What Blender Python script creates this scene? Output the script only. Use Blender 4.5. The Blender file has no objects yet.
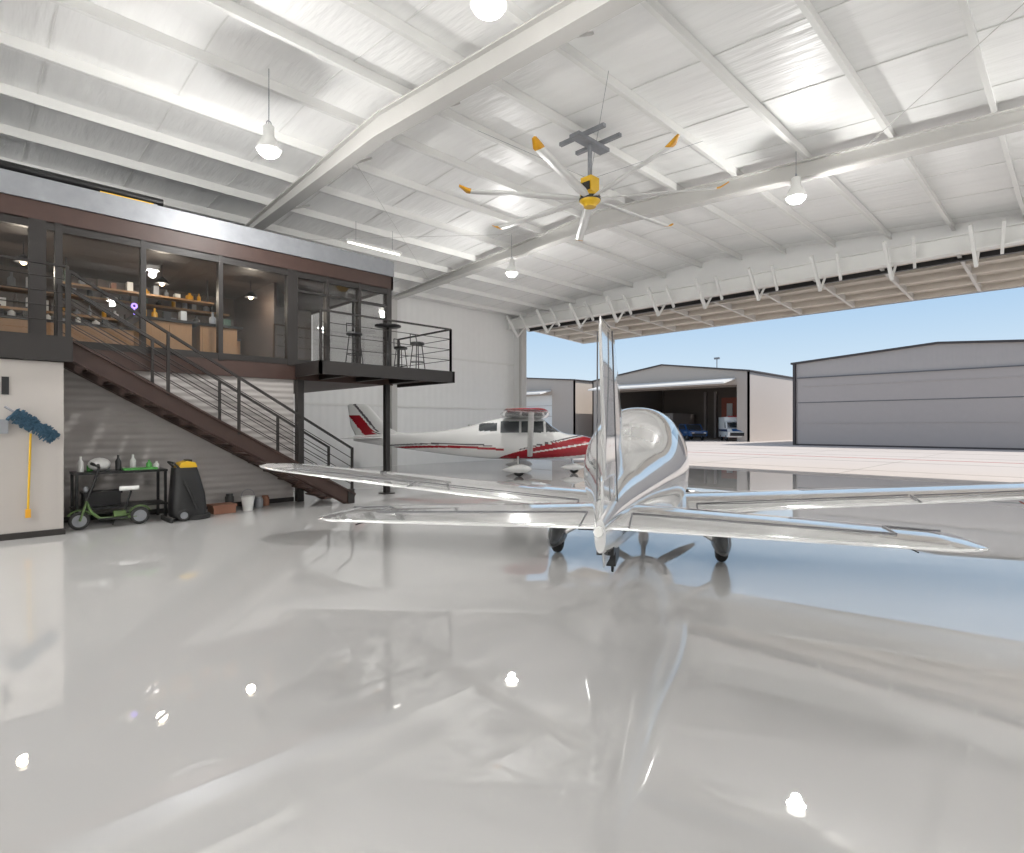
import bpy, bmesh, math, random
from mathutils import Vector, Matrix
random.seed(7)
scene = bpy.context.scene

# ------------------------------------------------------------------ materials
def mat(name, col, rough=0.5, metal=0.0, noise=0.0, nscale=3.0, bump=0.0, bscale=20.0,
        stretch=(1,1,1), wave=None, wscale=1.0, wstr=0.3, emit=None, estr=0.0, coat=0.0, ior=1.5, stain=None):
    m = bpy.data.materials.new(name); m.use_nodes = True
    nt = m.node_tree; n = nt.nodes; l = nt.links
    p = n['Principled BSDF']
    p.inputs['Base Color'].default_value = (*col, 1)
    p.inputs['Roughness'].default_value = rough
    p.inputs['Metallic'].default_value = metal
    p.inputs['IOR'].default_value = ior
    p.inputs['Coat Weight'].default_value = coat
    p.inputs['Coat Roughness'].default_value = 0.02
    if emit:
        p.inputs['Emission Color'].default_value = (*emit, 1)
        p.inputs['Emission Strength'].default_value = estr
    tc = n.new('ShaderNodeTexCoord')
    mp = n.new('ShaderNodeMapping'); mp.inputs['Scale'].default_value = stretch
    l.new(tc.outputs['Object'], mp.inputs['Vector'])
    nz = n.new('ShaderNodeTexNoise'); nz.inputs['Scale'].default_value = nscale
    nz.inputs['Detail'].default_value = 4
    l.new(mp.outputs['Vector'], nz.inputs['Vector'])
    mx = n.new('ShaderNodeMix'); mx.data_type = 'RGBA'
    k = max(noise, 0.01)
    mx.inputs['A'].default_value = (*[c*(1-k) for c in col], 1)
    mx.inputs['B'].default_value = (*[min(1, c*(1+k)) for c in col], 1)
    l.new(nz.outputs['Fac'], mx.inputs['Factor'])
    res = mx.outputs['Result']
    if stain:
        ns = n.new('ShaderNodeTexNoise'); ns.inputs['Scale'].default_value = 1.3; ns.inputs['Detail'].default_value = 8
        ns.inputs['Roughness'].default_value = 0.7
        l.new(tc.outputs['Object'], ns.inputs['Vector'])
        rp = n.new('ShaderNodeValToRGB'); rp.color_ramp.elements[0].position = 0.72; rp.color_ramp.elements[1].position = 0.80
        rp.color_ramp.elements[1].color = (0.5,0.5,0.5,1)
        l.new(ns.outputs['Fac'], rp.inputs[0])
        m2_ = n.new('ShaderNodeMix'); m2_.data_type = 'RGBA'
        l.new(rp.outputs[0], m2_.inputs['Factor']); l.new(res, m2_.inputs['A']); m2_.inputs['B'].default_value = (*stain, 1)
        res = m2_.outputs['Result']
    l.new(res, p.inputs['Base Color'])
    last = None
    if bump > 0:
        nb = n.new('ShaderNodeTexNoise'); nb.inputs['Scale'].default_value = bscale
        nb.inputs['Detail'].default_value = 3
        l.new(mp.outputs['Vector'], nb.inputs['Vector'])
        b = n.new('ShaderNodeBump'); b.inputs['Strength'].default_value = bump
        b.inputs['Distance'].default_value = 0.05
        l.new(nb.outputs['Fac'], b.inputs['Height']); last = b
    if wave:
        w = n.new('ShaderNodeTexWave'); w.wave_type = 'BANDS'; w.bands_direction = wave
        w.inputs['Scale'].default_value = wscale
        l.new(tc.outputs['Object'], w.inputs['Vector'])
        b2 = n.new('ShaderNodeBump'); b2.inputs['Strength'].default_value = wstr
        b2.inputs['Distance'].default_value = 0.03
        l.new(w.outputs['Fac'], b2.inputs['Height'])
        if last: l.new(last.outputs['Normal'], b2.inputs['Normal'])
        last = b2
    if last: l.new(last.outputs['Normal'], p.inputs['Normal'])
    return m

def glassmat(name, tint, refl=1.5):
    m = bpy.data.materials.new(name); m.use_nodes = True
    nt = m.node_tree; n = nt.nodes; l = nt.links
    n.remove(n['Principled BSDF'])
    out = n['Material Output']
    t = n.new('ShaderNodeBsdfTransparent'); t.inputs['Color'].default_value = (*tint, 1)
    g = n.new('ShaderNodeBsdfGlossy'); g.inputs['Roughness'].default_value = 0.01
    fr = n.new('ShaderNodeFresnel'); fr.inputs['IOR'].default_value = refl
    mx = n.new('ShaderNodeMixShader')
    l.new(fr.outputs[0], mx.inputs[0]); l.new(t.outputs[0], mx.inputs[1]); l.new(g.outputs[0], mx.inputs[2])
    l.new(mx.outputs[0], out.inputs['Surface'])
    return m

M_floor = mat('epoxy_floor', (0.47,0.465,0.46), rough=0.0, noise=0.015, nscale=0.35, ior=2.3, stain=(0.34,0.32,0.25))
M_ceil = mat('insulation_vinyl', (0.91,0.91,0.90), rough=0.42, noise=0.06, nscale=1.2, bump=0.7, bscale=1.5, stretch=(0.6,3.5,1))
M_steel = mat('white_steel', (0.80,0.80,0.78), rough=0.45, noise=0.03)
M_beam = mat('beam_grey_paint', (0.55,0.54,0.52), rough=0.45, noise=0.03)
M_wall = mat('white_wall_panel', (0.86,0.86,0.85), rough=0.5, noise=0.03, wave='Y', wscale=1.0, wstr=0.25)
M_wallb = mat('white_wall_panel_back', (0.80,0.80,0.79), rough=0.5, noise=0.03)
M_greige = mat('greige_wall', (0.40,0.375,0.36), rough=0.6, noise=0.03, wave='Z', wscale=2.6, wstr=0.35)
M_greige2 = mat('greige_smooth', (0.43,0.40,0.375), rough=0.6, noise=0.03)
M_brown = mat('rust_brown_steel', (0.050,0.025,0.019), rough=0.5, noise=0.25, nscale=5)
M_dark = mat('dark_frame', (0.016,0.013,0.012), rough=0.45, noise=0.1)
M_black = mat('black_plastic', (0.012,0.012,0.013), rough=0.4, noise=0.1)
M_rubber = mat('rubber', (0.02,0.02,0.02), rough=0.75, noise=0.2)
M_galv = mat('galvanised', (0.26,0.27,0.29), rough=0.5, metal=0.3, noise=0.2, nscale=6)
M_chrome = mat('chrome', (0.75,0.75,0.77), rough=0.12, metal=1.0)
M_wood = mat('oak_wood', (0.36,0.20,0.09), rough=0.5, noise=0.2, nscale=6, stretch=(1,6,1))
M_int = mat('room_dark_brown', (0.085,0.062,0.050), rough=0.6, noise=0.15)
M_glass = glassmat('window_glass', (0.78,0.78,0.78), 1.65)
M_yellow = mat('safety_yellow', (0.70,0.34,0.015), rough=0.4, noise=0.05)
M_yel2 = mat('bright_yellow', (0.68,0.41,0.015), rough=0.4, noise=0.05)
M_blue = mat('blue_fluff', (0.05,0.12,0.19), rough=0.95, noise=0.5, nscale=30, bump=1.0, bscale=60)
M_green = mat('green_paint', (0.09,0.15,0.045), rough=0.4, noise=0.1)
M_green2 = mat('green_bottle', (0.08,0.34,0.07), rough=0.3, noise=0.1)
M_white = mat('white_plastic', (0.80,0.80,0.78), rough=0.35, noise=0.02)
M_card = mat('cardboard', (0.30,0.14,0.09), rough=0.8, noise=0.1)
M_red = mat('red_paint', (0.34,0.005,0.015), rough=0.2, noise=0.04, coat=0.6)
M_redtag = mat('red_tag', (0.5,0.05,0.03), rough=0.7)
M_pl = mat('aircraft_polished_silver', (0.80,0.80,0.80), rough=0.09, metal=0.62, noise=0.02, coat=0.45)
M_plw = mat('aircraft_white_paint', (0.80,0.80,0.79), rough=0.2, noise=0.02, coat=0.7)
M_pgrey = mat('aircraft_grey_trim', (0.09,0.095,0.10), rough=0.2, metal=0.3, noise=0.03)
M_line = mat('panel_line', (0.14,0.14,0.15), rough=0.5)
M_stripe = mat('livery_charcoal', (0.10,0.09,0.10), rough=0.25, coat=0.5)
M_joint = mat('concrete_joint', (0.36,0.33,0.31), rough=0.8)
M_pglass = mat('aircraft_window', (0.03,0.035,0.04), rough=0.04, noise=0.05, coat=1.0, ior=1.7)
M_pglassr = mat('aircraft_window_tint', (0.10,0.11,0.12), rough=0.05, metal=0.5, coat=1.0)
M_conc = mat('apron_concrete', (0.50,0.455,0.43), rough=0.8, noise=0.07, nscale=0.15)
M_tan = mat('tan_door_panel', (0.60,0.55,0.49), rough=0.5, noise=0.04)
M_hgrey = mat('hangar_grey_siding', (0.45,0.405,0.38), rough=0.5, noise=0.03, wave='X', wscale=0.8, wstr=0.4)
M_hdoor = mat('hangar_door_grey', (0.44,0.39,0.365), rough=0.5, noise=0.03)
M_htan = mat('hangar_tan_siding', (0.46,0.40,0.35), rough=0.5, noise=0.03)
M_hroof = mat('hangar_dark_trim', (0.06,0.05,0.05), rough=0.5, noise=0.03)
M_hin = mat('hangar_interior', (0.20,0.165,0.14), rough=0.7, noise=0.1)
M_rdoor = mat('red_brown_door', (0.45,0.12,0.07), rough=0.5, noise=0.1)
M_lamp = mat('lamp_glow', (0.95,0.95,0.95), rough=0.3, emit=(1,0.96,0.88), estr=3)
M_purple = mat('neon_purple', (0.4,0.2,0.9), rough=0.3, emit=(0.3,0.2,1.0), estr=2.5)
M_warm = mat('warm_bulb', (0.9,0.7,0.4), rough=0.3, emit=(1.0,0.78,0.5), estr=5)
M_bottle = mat('bottle_glass', (0.10,0.16,0.12), rough=0.1)
M_carblue = mat('car_blue', (0.02,0.08,0.22), rough=0.25, coat=0.8)

# ------------------------------------------------------------------ builder
class B:
    def __init__(s, name): s.name=name; s.v=[]; s.f=[]; s.m=[]; s.sm=[]; s.mats=[]
    def mi(s, m):
        if m not in s.mats: s.mats.append(m)
        return s.mats.index(m)
    def add(s, vs, fs, m, smooth=False):
        o=len(s.v); vs=[Vector(v) for v in vs]; s.v+=vs
        for f in fs:
            s.f.append([o+i for i in f])
            if callable(m):
                c=Vector((0,0,0))
                for i in f: c+=vs[i]
                mm=m(c/len(f))
            else: mm=m
            s.m.append(s.mi(mm)); s.sm.append(smooth)
    def box(s,x0,x1,y0,y1,z0,z1,m):
        vs=[(x,y,z) for x in (x0,x1) for y in (y0,y1) for z in (z0,z1)]
        s.add(vs,[(0,1,3,2),(4,6,7,5),(0,4,5,1),(2,3,7,6),(0,2,6,4),(1,5,7,3)],m)
    def rbox(s,c,size,rz,m,rx=0,ry=0):
        R=Matrix.Rotation(rz,3,'Z')@Matrix.Rotation(ry,3,'Y')@Matrix.Rotation(rx,3,'X')
        vs=[Vector(c)+R@Vector((x*size[0]/2,y*size[1]/2,z*size[2]/2)) for x in (-1,1) for y in (-1,1) for z in (-1,1)]
        s.add(vs,[(0,1,3,2),(4,6,7,5),(0,4,5,1),(2,3,7,6),(0,2,6,4),(1,5,7,3)],m)
    def beam(s,p,q,w,h,m,up=(0,0,1)):
        p=Vector(p);q=Vector(q);d=(q-p).normalized();u=Vector(up)
        if abs(d.dot(u))>0.99: u=Vector((0,1,0))
        sd=d.cross(u).normalized(); u=sd.cross(d).normalized()
        vs=[e+sd*a*w/2+u*b*h/2 for e in (p,q) for a in (-1,1) for b in (-1,1)]
        s.add(vs,[(0,1,3,2),(4,6,7,5),(0,4,5,1),(2,3,7,6),(0,2,6,4),(1,5,7,3)],m)
    def tube(s,p,q,r,m,n=10,r2=None,caps=True):
        if r2 is None: r2=r
        p=Vector(p);q=Vector(q);d=(q-p).normalized()
        u=Vector((0,0,1)) if abs(d.z)<0.95 else Vector((1,0,0))
        a=d.cross(u).normalized(); b=d.cross(a)
        vs=[];fs=[]
        for i in range(n):
            t=2*math.pi*i/n; w=a*math.cos(t)+b*math.sin(t)
            vs.append(p+w*r); vs.append(q+w*r2)
        for i in range(n):
            j=(i+1)%n; fs.append((2*i,2*j,2*j+1,2*i+1))
        s.add(vs,fs,m,True)
        if caps:
            s.add([vs[2*i] for i in range(n)],[list(range(n))],m)
            s.add([vs[2*i+1] for i in range(n)],[list(range(n))[::-1]],m)
    def path(s,pts,r,m,n=8):
        for a,b in zip(pts[:-1],pts[1:]): s.tube(a,b,r,m,n)
        for a in pts[1:-1]: s.ball(a,(r,r,r),m,6,8)
    def ball(s,c,r,m,nu=10,nv=16):
        vs=[];fs=[]
        if not hasattr(r,'__len__'): r=(r,r,r)
        for i in range(nu+1):
            ph=math.pi*i/nu
            for j in range(nv):
                t=2*math.pi*j/nv
                vs.append((c[0]+r[0]*math.sin(ph)*math.cos(t),c[1]+r[1]*math.sin(ph)*math.sin(t),c[2]+r[2]*math.cos(ph)))
        for i in range(nu):
            for j in range(nv):
                k=(j+1)%nv; fs.append((i*nv+j,(i+1)*nv+j,(i+1)*nv+k,i*nv+k))
        s.add(vs,fs,m,True)
    def torus(s,c,axis,R,r,m,n=24,k=10):
        ax=Vector(axis).normalized(); u=Vector((0,0,1)) if abs(ax.z)<0.9 else Vector((1,0,0))
        a=ax.cross(u).normalized(); b=ax.cross(a); vs=[];fs=[]
        for i in range(n):
            t=2*math.pi*i/n; w=a*math.cos(t)+b*math.sin(t)
            for j in range(k):
                p=2*math.pi*j/k
                vs.append(Vector(c)+w*(R+r*math.cos(p))+ax*r*math.sin(p))
        for i in range(n):
            for j in range(k):
                i2=(i+1)%n;j2=(j+1)%k
                fs.append((i*k+j,i2*k+j,i2*k+j2,i*k+j2))
        s.add(vs,fs,m,True)
    def prism(s,pts,ax,a,b,m,smooth=False):
        def mk(u,v,w):
            return {'x':(w,u,v),'y':(u,w,v),'z':(u,v,w)}[ax]
        n=len(pts); vs=[mk(u,v,a) for u,v in pts]+[mk(u,v,b) for u,v in pts]
        fs=[(i,(i+1)%n,n+(i+1)%n,n+i) for i in range(n)]
        s.add(vs,fs,m,smooth)
        s.add([mk(u,v,a) for u,v in pts],[list(range(n))[::-1]],m)
        s.add([mk(u,v,b) for u,v in pts],[list(range(n))],m)
    def loft(s,rings,m,smooth=True,caps=True):
        n=len(rings[0]); vs=[v for r in rings for v in r]; fs=[]
        for i in range(len(rings)-1):
            for j in range(n):
                k=(j+1)%n; fs.append((i*n+j,i*n+k,(i+1)*n+k,(i+1)*n+j))
        s.add(vs,fs,m,smooth)
        if caps:
            s.add(rings[0],[list(range(n))[::-1]],m); s.add(rings[-1],[list(range(n))],m)
    def lathe(s,c,prof,m,n=24):
        rings=[[(c[0]+r*math.cos(2*math.pi*j/n),c[1]+r*math.sin(2*math.pi*j/n),c[2]+z) for j in range(n)] for r,z in prof]
        s.loft(rings,m,True,True)
    def quad(s,a,b,c,d,m): s.add([a,b,c,d],[(0,1,2,3)],m)
    def finish(s,loc=(0,0,0),rz=0,fix=True):
        me=bpy.data.meshes.new(s.name); me.from_pydata([tuple(v) for v in s.v],[],s.f)
        for m in s.mats: me.materials.append(m)
        for i,p in enumerate(me.polygons):
            p.material_index=s.m[i]; p.use_smooth=s.sm[i]
        if fix:
            bm=bmesh.new(); bm.from_mesh(me); bmesh.ops.recalc_face_normals(bm,faces=bm.faces); bm.to_mesh(me); bm.free()
        me.update()
        o=bpy.data.objects.new(s.name,me); scene.collection.objects.link(o)
        o.location=loc; o.rotation_euler=(0,0,rz)
        return o

# ------------------------------------------------------------------ shell
XL,XR,YB,YD=-20.0,3.5,-9.0,20.0
XRG,ZRG=-9.5,7.75
def zr(x): return ZRG-0.07*abs(x-XRG)

b=B('floor'); b.box(XL-0.2,XR+0.2,YB-0.2,YD+0.2,-0.2,0.0,M_floor); b.finish()
b=B('ground_apron'); b.box(-220,160,YD+0.2,260,-0.22,-0.005,M_conc)
b.finish()
b=B('apron_joints')
for y in range(24,60,6): b.box(-120,60,y-0.02,y+0.02,-0.004,0.0,M_joint)
for x in range(-96,48,6): b.box(x-0.02,x+0.02,20.3,60,-0.004,0.0,M_joint)
b.box(-60,30,33.0,33.15,-0.004,0.002,M_redtag)
b.finish()

b=B('ceiling')
t=0.12
b.prism([(XL-0.2,zr(XL-0.2)),(XRG,ZRG),(XR+0.2,zr(XR+0.2)),(XR+0.2,zr(XR+0.2)+t),(XRG,ZRG+t),(XL-0.2,zr(XL-0.2)+t)],'y',YB-0.2,YD+0.3,M_ceil)
b.finish()
b=B('roof_purlins')
x=XL+0.9
while x<XR:
    if abs(x-XRG)>0.25:
        z=zr(x)
        b.box(x-0.012,x+0.012,YB+0.02,YD-0.02,z-0.19,z-0.005,M_steel)
        b.box(x-0.04,x+0.04,YB+0.02,YD-0.02,z-0.20,z-0.185,M_steel)
    x+=1.5
b.finish()
b=B('insulation_seams')
y=YB+1
while y<YD-0.3:
    for (xa,xb) in ((XL+0.02,XRG),(XRG,XR-0.02)):
        b.beam((xa,y,zr(xa)-0.010),(xb,y,zr(xb)-0.010),0.02,0.010,M_steel)
    y+=1.83
b.finish()

def rafter(name,Y):
    b=B(name)
    prof=[(XL,6.72),(XRG,7.12),(XR,6.42)]
    web=[(XL,6.72),(XRG,7.12),(XR,6.42),(XR,zr(XR)-0.2),(XRG,ZRG-0.2),(XL,zr(XL)-0.2)]
    b.prism(web,'y',Y-0.05,Y+0.05,M_beam)
    for p,q in zip(prof[:-1],prof[1:]):
        b.beam((p[0],Y,p[1]),(q[0],Y,q[1]),0.28,0.04,M_beam)
        b.beam((p[0],Y,zr(p[0])-0.22),(q[0],Y,zr(q[0])-0.22),0.28,0.03,M_beam)
    b.box(XL,XL+0.35,Y-0.13,Y+0.13,0,6.75,M_beam)
    b.box(XR-0.35,XR,Y-0.13,Y+0.13,0,6.5,M_beam)
    return b
for i,Y in enumerate((-1.1,5.9,12.84)):
    b=rafter('roof_rafter',Y)
    for k,x in enumerate([-17,-14,-11,-8,-5,-2,1]):
        zb=6.72+(x-XL)*0.4/10.5 if x<XRG else 7.12-(x-XRG)*0.7/13
        b.beam((x,Y+0.1,zb+0.03),(x,Y+0.7,zr(x)-0.18),0.04,0.04,M_beam)
    b.finish()

b=B('wall_left'); b.box(XL-0.2,XL,YB-0.2,YD+0.2,0,zr(XL)+0.02,M_wall)
for z in (2.4,4.6): b.box(XL,XL+0.06,7.8,YD,z,z+0.08,M_steel)
b.finish()
b=B('wall_right'); b.box(XR,XR+0.2,YB-0.2,YD+0.2,0,zr(XR)+0.02,M_wall); b.finish()
b=B('wall_back')
b.prism([(XL-0.2,0),(XR+0.2,0),(XR+0.2,zr(XR)+0.02),(XRG,ZRG+0.05),(XL-0.2,zr(XL)+0.02)],'y',YB-0.2,YB,M_wallb); b.finish()
b=B('wall_door_header')
b.prism([(XL-0.2,6.45),(XR+0.2,6.45),(XR+0.2,zr(XR)),(XRG,ZRG),(XL-0.2,zr(XL))],'y',YD,YD+0.2,M_wallb)
b.box(XL-0.2,XL+0.45,YD-0.02,YD+0.22,0,6.5,M_wallb); b.box(XR-0.45,XR+0.2,YD-0.02,YD+0.22,0,6.5,M_wallb)
b.finish()
b=B('trim_door_jamb'); b.box(XL+0.45,XL+0.62,YD-0.1,YD+0.25,0,6.45,M_beam); b.finish()
b=B('door_header_girder')
b.box(XL+0.02,XR-0.02,YD-0.42,YD-0.36,6.36,6.80,M_steel)
b.box(XL+0.02,XR-0.02,YD-0.54,YD-0.24,6.33,6.37,M_steel); b.box(XL+0.02,XR-0.02,YD-0.54,YD-0.24,6.78,6.82,M_steel)
x=XL+0.8; k=0
while x<XR-0.5:
    b.beam((x,YD-1.3,6.80),(x+0.05,YD-0.6,5.85),0.08,0.12,M_steel)
    b.beam((x+0.65,YD-1.1,6.80),(x+0.55,YD-0.35,6.15),0.07,0.10,M_steel)
    b.beam((x+0.05,YD-0.6,5.87),(x+0.05,YD-0.1,6.4),0.05,0.06,M_steel)
    x+=1.9; k+=1
b.finish()

b=B('door_1')
Y0,Z0,Y1,Z1=YD+0.3,6.60,YD+5.0,6.35
b.beam(((XL+XR)/2,Y0,Z0+0.1),((XL+XR)/2,Y1,Z1+0.1),XR-XL-0.6,0.06,M_tan)
for i in range(5):
    f=i/4; y=Y0+(Y1-Y0)*f; z=Z0+(Z1-Z0)*f
    b.box(XL+0.3,XR-0.3,y-0.05,y+0.05,z-0.14,z+0.08,M_tan if i else M_steel)
x=XL+0.35
while x<XR-0.2:
    b.beam((x,Y0,Z0-0.03),(x,Y1,Z1-0.03),0.09,0.24,M_beam)
    x+=1.9
b.box(XL+0.3,XR-0.3,Y1,Y1+0.16,Z1-0.16,Z1+0.2,M_chrome)
b.box(XL+0.3,XR-0.3,Y0+0.35,Y0+0.50,Z0-0.25,Z0-0.10,M_black)
b.finish()

# ------------------------------------------------------------------ mezzanine
XW=-12.0; XF=-10.85
ZD=2.9
b=B('wall_mezzanine_lower')
b.box(XL+0.02,XW,-8.98,5.3,0,2.60,M_greige)
b.finish()
b=B('wall_closet'); b.box(XW+0.005,-10.7,-8.98,1.24,0,2.55,M_greige2); b.finish()
b=B('baseboard_left')
b.box(-10.7,-10.68,-9,1.26,0,0.09,M_dark); b.box(XW,XW+0.02,1.3,5.3,0,0.09,M_dark); b.finish()

b=B('mezzanine_room')
b.box(XL+0.02,XW,-8.98,7.7,2.62,2.88,M_brown)
b.box(XL+0.02,XW-0.02,-8.98,7.7,4.98,5.28,M_int)
b.box(XW,XW+0.06,-8.98,7.76,4.93,5.25,M_brown)
b.box(XW+0.02,XW+0.10,-8.98,7.76,5.25,5.62,M_galv)
b.box(XL+0.02,XW+0.06,7.7,7.76,4.93,5.25,M_brown)
b.box(XL+0.02,XW,7.7,7.76,5.25,5.5,M_galv)
b.box(XL+0.02,XW,-8.98,7.7,5.5,5.55,M_galv)
b.box(XW,XW+0.05,-8.98,7.76,2.6,2.96,M_brown)
for y,w in ((0.35,0.10),(1.05,0.22),(1.32,0.1),(2.52,0.08),(3.82,0.08),(5.25,0.22),(6.05,0.06),(6.85,0.06),(7.65,0.12),(-0.9,0.1),(-2.4,0.1),(-4,0.1),(-6,0.1)):
    b.box(XW-0.08,XW+0.07,y-w/2,y+w/2,2.9,4.95,M_dark)
b.box(XW-0.05,XW+0.06,-8.98,7.7,2.92,3.04,M_dark); b.box(XW-0.05,XW+0.06,-8.98,7.7,4.81,4.95,M_dark)
b.box(XW-0.04,XW+0.05,5.3,7.6,4.50,4.55,M_dark)
for x in (-12.1,-13.6,-15.1,-16.6): b.box(x-0.05,x+0.05,7.6,7.7,2.9,4.95,M_dark)
b.box(-16.1,-16.0,-8.98,7.6,2.88,4.98,M_int)
b.box(-16.0,-12.1,-2.6,-2.5,2.88,4.98,M_int)
b.box(-16.0,-13.4,5.45,5.52,2.88,4.98,M_int)
b.quad((XW,-8.98,2.96),(XW,7.7,2.96),(XW,7.7,4.9),(XW,-8.98,4.9),M_glass)
b.quad((-16,7.65,2.96),(XW,7.65,2.96),(XW,7.65,4.9),(-16,7.65,4.9),M_glass)
b.finish()

b=B('mezzanine_cabinets')
for (y0,y1) in ((2.62,3.45),(3.6,4.3)):
    b.box(-13.2,-12.45,y0,y1,2.885,3.62,M_wood)
    b.box(-12.45,-12.43,y0+0.04,(y0+y1)/2-0.02,2.96,3.56,M_wood); b.box(-12.45,-12.43,(y0+y1)/2+0.02,y1-0.04,2.96,3.56,M_wood)
b.box(-13.3,-12.4,2.45,4.4,3.62,3.67,M_black)
b.box(-15.98,-15.4,-2,5.4,2.885,3.8,M_wood); b.box(-15.98,-15.35,-2,5.4,3.8,3.85,M_black)
b.finish()
b=B('bottle_shelves')
for z in (4.02,4.45):
    b.box(-15.99,-15.6,-1.5,5.2,z,z+0.05,M_wood)
b.box(-14.5,-14.2,1.6,4.4,4.42,4.46,M_wood); 
for y in (1.7,4.3): b.tube((-14.35,y,4.44),(-14.35,y,4.98),0.015,M_black,6)
cols=[M_bottle,M_white,M_black,M_card,M_yellow,M_white,M_int,M_galv,M_galv]
for z,x0 in ((4.07,-15.8),(4.5,-15.8),(3.85,-15.7),(4.46,-14.35),(3.67,-12.8)):
    y=-1.4 if x0<-15 else (1.7 if x0<-14 else 2.7)
    ye=5.1 if x0<-15 else (4.3 if x0<-14 else 4.3)
    while y<ye:
        h=random.uniform(0.12,0.32); r=random.uniform(0.035,0.08); m=random.choice(cols)
        if random.random()<0.55:
            b.lathe((x0,y,z),[(r,0),(r,h*0.6),(r*0.35,h*0.75),(r*0.35,h)],m,10)
        else: b.box(x0-0.09,x0+0.09,y-r,y+r,z,z+h*0.8,m)
        y+=random.uniform(0.16,0.34)
b.finish()
b=B('neon_sign'); b.torus((-12.85,2.56,3.91),(1,0,0),0.04,0.016,M_purple); b.box(-12.86,-12.84,2.55,2.57,3.68,3.88,M_purple); b.finish()
for (x,y) in ((-13.6,1.0),(-13.6,3.2),(-13.6,5.0)):
    b=B('pendant_lamp')
    b.tube((x,y,4.975),(x,y,4.72),0.008,M_black,6)
    b.lathe((x,y,4.58),[(0.14,0),(0.10,0.08),(0.03,0.14)],M_black,16)
    b.ball((x,y,4.585),0.05,M_warm,8,12)
    o=b.finish()
    L=bpy.data.lights.new('pendant_light','POINT'); L.energy=24; L.color=(1,0.88,0.72); L.shadow_soft_size=0.10
    lo=bpy.data.objects.new('pendant_light',L); lo.location=(x,y,4.46); scene.collection.objects.link(lo); lo.parent=o

def stool(name,x,y,z0):
    b=B(name)
    b.lathe((x,y,z0),[(0.17,0.70),(0.18,0.73),(0.16,0.76)],M_black,16)
    for a in (45,135,225,315):
        c,s_=math.cos(math.radians(a)),math.sin(math.radians(a))
        b.tube((x+0.11*c,y+0.11*s_,z0+0.70),(x+0.2*c,y+0.2*s_,z0),0.012,M_black,6)
    b.torus((x,y,z0+0.28),(0,0,1),0.165,0.01,M_black,16,6)
    b.path([(x-0.15,y-0.1,z0+0.74),(x-0.19,y-0.08,z0+0.98),(x-0.19,y+0.08,z0+0.98),(x-0.15,y+0.1,z0+0.74)],0.012,M_black,6)
    b.finish()
b=B('balcony_deck')
b.box(XW+0.06,XF,5.36,8.7,2.74,2.9,M_brown)
b.box(XF,XF+0.06,5.3,8.76,2.66,2.93,M_dark); b.box(-13.2,XF+0.06,8.7,8.76,2.66,2.93,M_dark)
b.box(-13.2,XW+0.06,7.78,8.7,2.74,2.9,M_brown)
b.box(XW+0.08,XF+0.06,5.3,5.36,2.66,2.93,M_dark)
for y in (5.9,6.8,7.7): b.box(XW+0.06,XF,y-0.05,y+0.05,2.64,2.74,M_dark)
b.finish()
b=B('balcony_post'); b.box(-11.85,-11.73,7.42,7.54,0,2.60,M_dark); b.box(-11.93,-11.65,7.34,7.62,0,0.02,M_dark); b.finish()
b=B('balcony_post'); b.box(-11.98,-11.84,5.32,5.46,0,2.60,M_dark); b.finish()
b=B('walkway_deck')
b.box(XW+0.08,-10.7,-8.98,1.3,2.60,2.9,M_brown); b.box(-10.7,-10.62,-8.98,1.34,2.56,2.93,M_dark); b.finish()

def railing(name,pts,h=1.05,posts=True,n=4,spacing=1.4,extra=()):
    b=B(name)
    for p,q in zip(pts[:-1],pts[1:]):
        p=Vector(p);q=Vector(q)
        b.beam(p+Vector((0,0,h)),q+Vector((0,0,h)),0.05,0.035,M_dark)
        for i in range(n):
            z=h*(i+1)/(n+1)+0.02
            b.tube(p+Vector((0,0,z)),q+Vector((0,0,z)),0.008,M_dark,6)
        L=(q-p).length; k=max(1,round(L/spacing))
        for i in range(k+1):
            c=p+(q-p)*i/k
            b.box(c.x-0.022,c.x+0.022,c.y-0.022,c.y+0.022,c.z,c.z+h,M_dark)
    return b.finish()
railing('balcony_railing',[(XF+0.0,5.35,2.93),(XF+0.0,8.68,2.93),(-13.1,8.68,2.93)],1.02,n=3,spacing=3.0)
railing('walkway_railing',[(-10.68,-8.9,2.93),(-10.68,1.28,2.93)],1.05,n=4,spacing=2.2)
stool('bar_stool',-11.55,8.2,2.9); stool('bar_stool',-11.3,6.35,2.9); stool('bar_stool',-12.5,8.35,2.9)
b=B('high_table'); b.lathe((-11.45,7.3,2.9),[(0.25,0),(0.25,0.02),(0.03,0.04),(0.03,1.0),(0.3,1.02),(0.3,1.05)],M_black,20); b.finish()

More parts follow.
